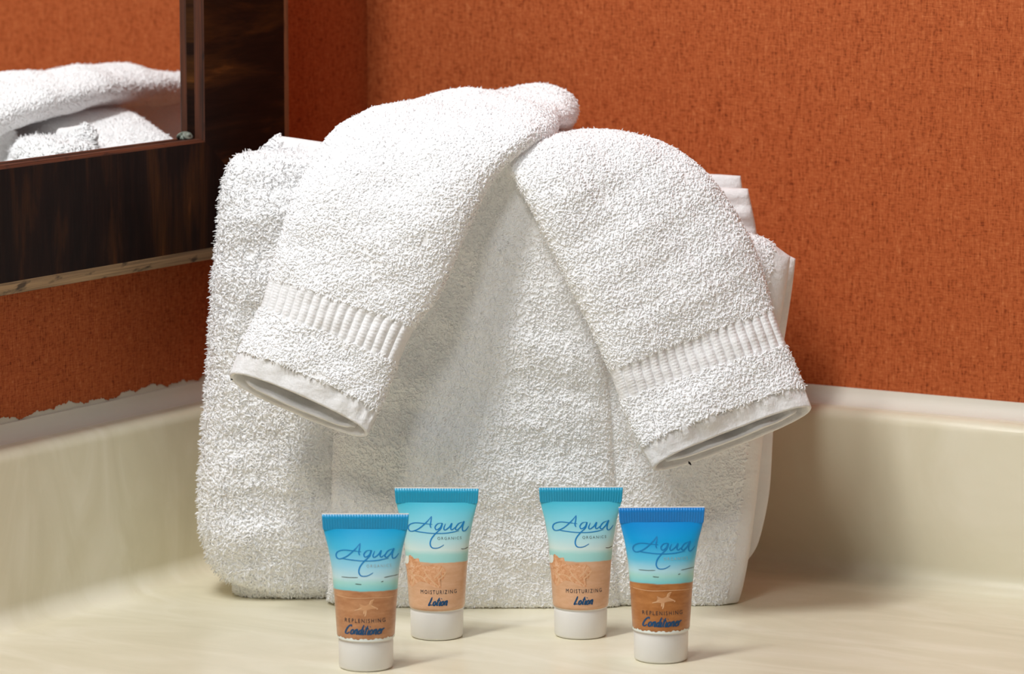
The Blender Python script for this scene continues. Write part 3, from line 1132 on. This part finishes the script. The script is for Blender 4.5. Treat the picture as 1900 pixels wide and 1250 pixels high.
def tube_mat(name, stops, sand_line, sand, sand2, wob, rough=0.32):
    """printed picture: sky over sea over sand, as bands up the tube"""
    m, nt, b = new_mat(name)
    L = nt.links.new
    tc = N(nt, 'ShaderNodeTexCoord')
    sep = N(nt, 'ShaderNodeSeparateXYZ')
    L(tc.outputs['Object'], sep.inputs[0])
    nz = N(nt, 'ShaderNodeTexNoise', i_Scale=1.0, i_Detail=3.0)
    L(mapped(nt, (160, 160, 500)), nz.inputs[0])
    ma = N(nt, 'ShaderNodeMath', operation='MULTIPLY_ADD')
    ma.inputs[1].default_value = wob
    L(nz.outputs[0], ma.inputs[0]); L(sep.outputs[2], ma.inputs[2])
    mr = N(nt, 'ShaderNodeMapRange')
    mr.inputs[1].default_value, mr.inputs[2].default_value = CAPZ, 0.0645
    L(ma.outputs[0], mr.inputs[0])
    rp = ramp(nt, stops)
    L(mr.outputs[0], rp.inputs[0])
    n2 = N(nt, 'ShaderNodeTexNoise', i_Scale=1.0, i_Detail=5.0, i_Roughness=0.65)
    L(mapped(nt, (120, 120, 330)), n2.inputs[0])
    sr = ramp(nt, [(0.3, sand2), (0.7, sand)])
    L(n2.outputs[0], sr.inputs[0])
    # below the shore line: sand, except the thin pale strip by the cap
    lt = N(nt, 'ShaderNodeMapRange')
    lt.inputs[1].default_value, lt.inputs[2].default_value = sand_line + 0.0003, sand_line - 0.0003
    L(ma.outputs[0], lt.inputs[0])
    col = mix(nt, 'MIX', rp.outputs[0], sr.outputs[0], lt.outputs[0])
    L(col, b.inputs['Base Color'])
    b.inputs['Roughness'].default_value = rough
    b.inputs['Coat Weight'].default_value = 0.3
    b.inputs['Coat Roughness'].default_value = 0.15
    return m


def sky_stops(top, mid, low, haze, sea):
    return [(0.0, sea), (0.47, sea), (0.535, srgb('#a6dcd6')), (0.58, haze), (0.68, low), (0.84, mid), (1.0, top)]


TM = {
    'lotion': tube_mat('lotion_print', sky_stops(srgb('#49c3dd'), srgb('#86d8e8'), srgb('#b4e4ea'), srgb('#d6ebe6'), srgb('#9fd8d4')),
                       CAPZ + 0.0235, srgb('#e2b692'), srgb('#d3a078'), 0.0012),
    'pale': tube_mat('pale_conditioner_print', sky_stops(srgb('#0fa6dc'), srgb('#4cc0e6'), srgb('#98d6ec'), srgb('#c4e4ea'), srgb('#7accd0')),
                     CAPZ + 0.0235, srgb('#c8946a'), srgb('#ab7148'), 0.0012),
    'deep': tube_mat('deep_conditioner_print', sky_stops(srgb('#0293e2'), srgb('#0aa6e6'), srgb('#5ac4e8'), srgb('#b4e0ea'), srgb('#78ccd2')),
                     CAPZ + 0.0235, srgb('#be8048'), srgb('#a0602c'), 0.0012),
}
CM = {'lotion': plain('teal_seal', srgb('#1f9fc6'), 0.35), 'pale': plain('blue_seal', srgb('#0c93c8'), 0.35),
      'deep': plain('deep_blue_seal', srgb('#0a80d0'), 0.35)}
M['cap'] = plain('white_cap_plastic', (0.84, 0.83, 0.80), 0.33, 0.5)
M['aqua_ink'] = plain('blue_ink', srgb('#1583c4'), 0.4)
M['word_ink'] = plain('dark_blue_ink', srgb('#134a74'), 0.4)
M['caps_ink'] = plain('slate_ink', srgb('#27323c'), 0.4)
M['grey_ink'] = plain('grey_ink', srgb('#6d7f80'), 0.4)
M['faint_ink'] = plain('faint_grey_ink', srgb('#a2b6b8'), 0.4)
M['streak_ink'] = plain('dark_streak_ink', srgb('#4c5650'), 0.4)
M['star_ink'] = plain('pale_star_ink', srgb('#e0b48a'), 0.4)
M['star_fill'] = plain('star_fill_ink', srgb('#d09c70'), 0.4)
M['foam_ink'] = plain('white_foam_ink', srgb('#e9efe9'), 0.4)


def shell_mat():
    m, nt, b = new_mat('shell_print')
    L = nt.links.new
    n1 = N(nt, 'ShaderNodeTexNoise', i_Scale=1.0, i_Detail=5.0, i_Roughness=0.7, i_Distortion=1.5)
    L(mapped(nt, (420, 420, 420)), n1.inputs[0])
    rp = ramp(nt, [(0.3, srgb('#c07a4c')), (0.45, srgb('#d79a6c')), (0.6, srgb('#e4b48e')), (0.75, srgb('#f3dcc2'))])
    L(n1.outputs[0], rp.inputs[0]); L(rp.outputs[0], b.inputs['Base Color'])
    b.inputs['Roughness'].default_value = 0.35
    return m


M['shell'] = shell_mat()


def make_tube(name, kind, label, cat_group):
    t = empty(name)
    tag(t, label, 'tube', cat_group)
    # body
    n, m = 40, 72
    zs = np.linspace(CAPZ + 0.0003, 0.0645, n)
    V = []
    for i, z in enumerate(zs):
        a, b = half_a(max(z, CAPZ)), half_b(max(z, CAPZ))
        if i == 0:
            a, b = a - 0.0002, b - 0.0002
        for j in range(m):
            p = 2 * math.pi * j / m
            V.append((a * math.cos(p), b * math.sin(p), z))
    F = grid_faces(n, m, True)
    F.append(tuple(range(m - 1, -1, -1)))
    body = mesh_obj('tube_body', V, F, TM[kind], t)
    # crimped seal, finely ribbed
    V, F = [], []
    nx = 192
    zz = [0.0640, 0.0648, 0.0690, TOPZ]
    aa = [0.0192, 0.0195, 0.0198, 0.0199]
    for side in (-1, 1):
        for z, a in zip(zz, aa):
            for k in range(nx + 1):
                x = a * (2 * k / nx - 1)
                th = 0.00055 + (0.00016 * abs(math.sin(k * math.pi / 6)) if 0.0645 < z < 0.0712 else 0.0001)
                V.append((x, side * th, z))
    w = nx + 1
    for s_ in (0, 1):
        o4 = s_ * 4 * w
        for r_ in range(3):
            for k in range(nx):
                q = (o4 + r_ * w + k, o4 + r_ * w + k + 1, o4 + (r_ + 1) * w + k + 1, o4 + (r_ + 1) * w + k)
                F.append(q if s_ == 0 else q[::-1])
    for k in range(nx):
        F.append((3 * w + k, 3 * w + k + 1, 7 * w + k + 1, 7 * w + k))
    for r_ in range(3):
        F.append((r_ * w, (r_ + 1) * w, (4 + r_ + 1) * w, (4 + r_) * w))
        F.append((r_ * w + nx, (4 + r_) * w + nx, (4 + r_ + 1) * w + nx, (r_ + 1) * w + nx))
    mesh_obj('crimped_seal', V, F, CM[kind], t)
    V, F = [], []
    box(V, F, -0.0199, 0.0199, -0.00058, 0.00058, TOPZ - 0.0001, TOPZ + 0.0003)
    mesh_obj('cut_edge', V, F, M['cap'], t, False)
    # cap
    prof_ = [(0.0, 0.0), (0.0112, 0.0), (0.0121, 0.0004), (0.0125, 0.0013), (0.01265, 0.0125), (0.0125, 0.0133),
             (0.0123, 0.0136), (0.0123, 0.0139), (0.0127, 0.0141), (0.0128, 0.0146), (0.0120, 0.0150), (0.0, 0.0150)]
    V = [(r_ * math.cos(2 * math.pi * j / 80), r_ * math.sin(2 * math.pi * j / 80), z) for r_, z in prof_ for j in range(80)]
    cap = mesh_obj('cap', V, grid_faces(len(prof_), 80, True), M['cap'], t)
    cap.data.set_sharp_from_angle(angle=R(50))
    # printing.  traced from the lotion: enlarged view centre 363, cap foot at 1212
    pr = lambda nm, VF, mat: mesh_obj(nm, VF[0], VF[1], mat, body, False)
    dz = 0.0
    aq = [crop2mm(s_, 372, 0.0 + dz, 1198) for s_ in AQUA]
    pr('logo_lettering', ribbon(aq, 0.00058), M['aqua_ink'])
    cz = crop2mm([(470, 463)], 372, 0, 1198)[0]
    pr('small_caps_lettering', caps_text('ORGANICS', cz[0], cz[1], 0.0013, 0.0113),
       M['grey_ink'] if kind == 'lotion' else M['faint_ink'])
    if kind == 'lotion':
        shell = [(134, 660), (160, 640), (163, 585), (186, 590), (205, 606), (236, 600), (252, 640), (300, 652), (345, 640), (392, 644),
                 (425, 662), (440, 700), (420, 745), (395, 770), (405, 806), (350, 800), (300, 772), (240, 768), (185, 812), (150, 760), (140, 700)]
        pr('shell_print', sheet(crop2mm(shell, 366, 0, 1198), 90, 0.00006), M['shell'])
        foam = [(132, 600), (150, 590), (160, 600), (158, 640), (140, 655), (131, 640)]
        pr('foam_print', sheet(crop2mm(foam, 366, 0, 1198), 24, 0.00005), M['foam_ink'])
        sh = [[(280, 690), (320, 740), (390, 800)], [(350, 740), (390, 700), (415, 660)], [(380, 750), (420, 720), (445, 690)],
              [(210, 720), (260, 730), (300, 770)], [(170, 690), (200, 740), (190, 800)]]
        pr('shell_ridges', ribbon([crop2mm(s_, 366, 0, 1198) for s_ in sh], 0.0006, 0.0001), M['star_ink'])
        pr('sea_streak', ribbon([crop2mm([(548, 534), (575, 537), (600, 530)], 366, 0, 1198)], 0.00045, 0.0001), M['streak_ink'])
        pr('caps_lettering', caps_text('MOISTURIZING', crop2mm([(386, 848)], 366, 0, 1198)[0][0],
                                       crop2mm([(386, 850)], 366, 0, 1198)[0][1], 0.0018, 0.0170, bold=0.0), M['caps_ink'])
        a, b = crop2mm([(312, 932), (462, 932)], 366, 0, 1198)
        pr('word_lettering', ribbon(brush_word('Lotion', a[0], b[0] - 0.0006, a[1], 0.0021), 0.00070), M['word_ink'])
    else:
        # traced from the conditioner: view centre 395, foot at 1243
        cc = lambda pts: crop2mm(pts, 395, 0, 1226)
        st_ = [([(225, 560), (285, 562), (345, 560)]), ([(530, 563), (580, 557), (636, 555)]), ([(325, 604), (350, 606), (370, 607)]), ([(510, 592), (526, 588)])]
        pr('sea_streak', ribbon([cc(s_) for s_ in st_], 0.00040, 0.0001), M['streak_ink'])
        star = [(458, 712), (436, 745), (484, 772), (430, 778), (402, 790), (394, 826), (384, 788), (318, 786), (372, 764), (352, 738), (400, 752)]
        pr('starfish_print', sheet(cc(star), 60, 0.00006), M['star_fill'])
        se = [[(460, 711), (436, 722), (428, 746)], [(440, 752), (465, 766), (484, 776), (478, 782)], [(404, 786), (400, 812), (393, 828)], [(388, 790), (386, 812)],
              [(372, 768), (340, 782), (318, 788)]]
        pr('starfish_edges', ribbon([cc(s_) for s_ in se], 0.00045, 0.0001), M['star_ink'])
        pr('sand_line', ribbon([cc([(160, 690), (300, 703), (450, 700), (628, 705)])], 0.00035, 0.00008), M['star_ink'])
        foam = [(205, 1008), (300, 1014), (450, 1012), (598, 1004), (596, 1030), (450, 1042), (300, 1042), (212, 1030)]
        q0 = cc([(395, 872)])[0]
        pr('caps_lettering', caps_text('REPLENISHING', q0[0], q0[1], 0.0018, 0.0186, bold=0.0), M['caps_ink'])
        a, b = cc([(248, 962), (540, 962)])
        pr('word_lettering', ribbon(brush_word('Conditioner', a[0], b[0] - 0.0007, a[1] + 0.0006, 0.0023), 0.00070), M['word_ink'])
        # thin pale strip just above the cap
        V, F = [], []
        for i, z in enumerate(np.linspace(CAPZ + 0.0003, CAPZ + 0.0013, 4)):
            for j in range(61):
                x = half_a(z) * math.sin((j / 60 - 0.5) * math.pi)
                wz = z + (0.00025 * math.sin(j * 0.7) + 0.00025 * math.sin(j * 1.9) if i == 3 else 0)
                V.append((x * 1.004, front_y(x, wz) - 0.00007, wz))
        pr('foam_print', (V, grid_faces(4, 61)), M['foam_ink'])
    return t


def copy_tree(o, parent=None):
    c = o.copy()
    C.objects.link(c)
    c.parent = parent
    for ch in [k for k in bpy.data.objects if k.parent == o and k is not c]:
        copy_tree(ch, c)
    return c


def stand(t, px, py, rz):
    g = ground(px, py)
    t.location = turn((g[0], g[1] + 0.0122, 0))
    t.rotation_euler = (0, 0, rz + TURN)


lo1 = make_tube('lotion_tube', 'lotion', 'teal and sand lotion tube standing half behind the paler blue conditioner tube', 'lotion tubes on the counter')
lo2 = copy_tree(lo1)
lo2['label'] = 'teal and sand lotion tube standing clear beside the deeper blue conditioner tube'
co1 = make_tube('conditioner_tube', 'pale', 'paler blue conditioner tube standing in front of a lotion tube', 'conditioner tubes on the counter')
co2 = make_tube('conditioner_tube', 'deep', 'deeper blue conditioner tube with reddish brown sand', 'conditioner tubes on the counter')
stand(lo1, 810, 1189, R(-1.5))
stand(lo2, 1078, 1187, R(0.5))
stand(co1, 677.5, 1247, R(0))
stand(co2, 1228, 1232, R(1.5))

# ------------------------------------------------------------------ grow the terry pile where it can be seen
from mathutils.bvhtree import BVHTree
vv, ff, k = [], [], 0
for V_, F_ in SOLID:
    vv += V_.tolist(); ff += (F_ + k).tolist(); k += len(V_)
tree = BVHTree.FromPolygons(vv, ff)
EYES = [CAM + np.array(o) for o in ((0, 0, 0), (-0.5, 0.05, 0.05), (0.5, 0.05, 0.05), (0, 0.1, 0.5))]
nw = np.array([EX[0], EX[1], 0])
cw = np.array([CORNER[0], CORNER[1], 0]) + nw * GL
EYES.append(CAM - 2 * ((CAM - cw) @ nw) * nw)           # the camera as the mirror sees it


def seen(cen, nrm):
    out = np.zeros(len(cen))
    for i, (c, n_) in enumerate(zip(cen, nrm)):
        p = c + n_ * 0.003
        for e in EYES:
            d = e - p
            dl = np.linalg.norm(d)
            if (d @ n_) / dl < -0.25:
                continue
            if tree.ray_cast(Vector(p), Vector(d / dl), 0.5)[0] is None:
                out[i] = 1.0
                break
    return out


for a in PILES:
    grow_pile(seen, *a)
print('PILE TRIANGLES', tri_total[0])
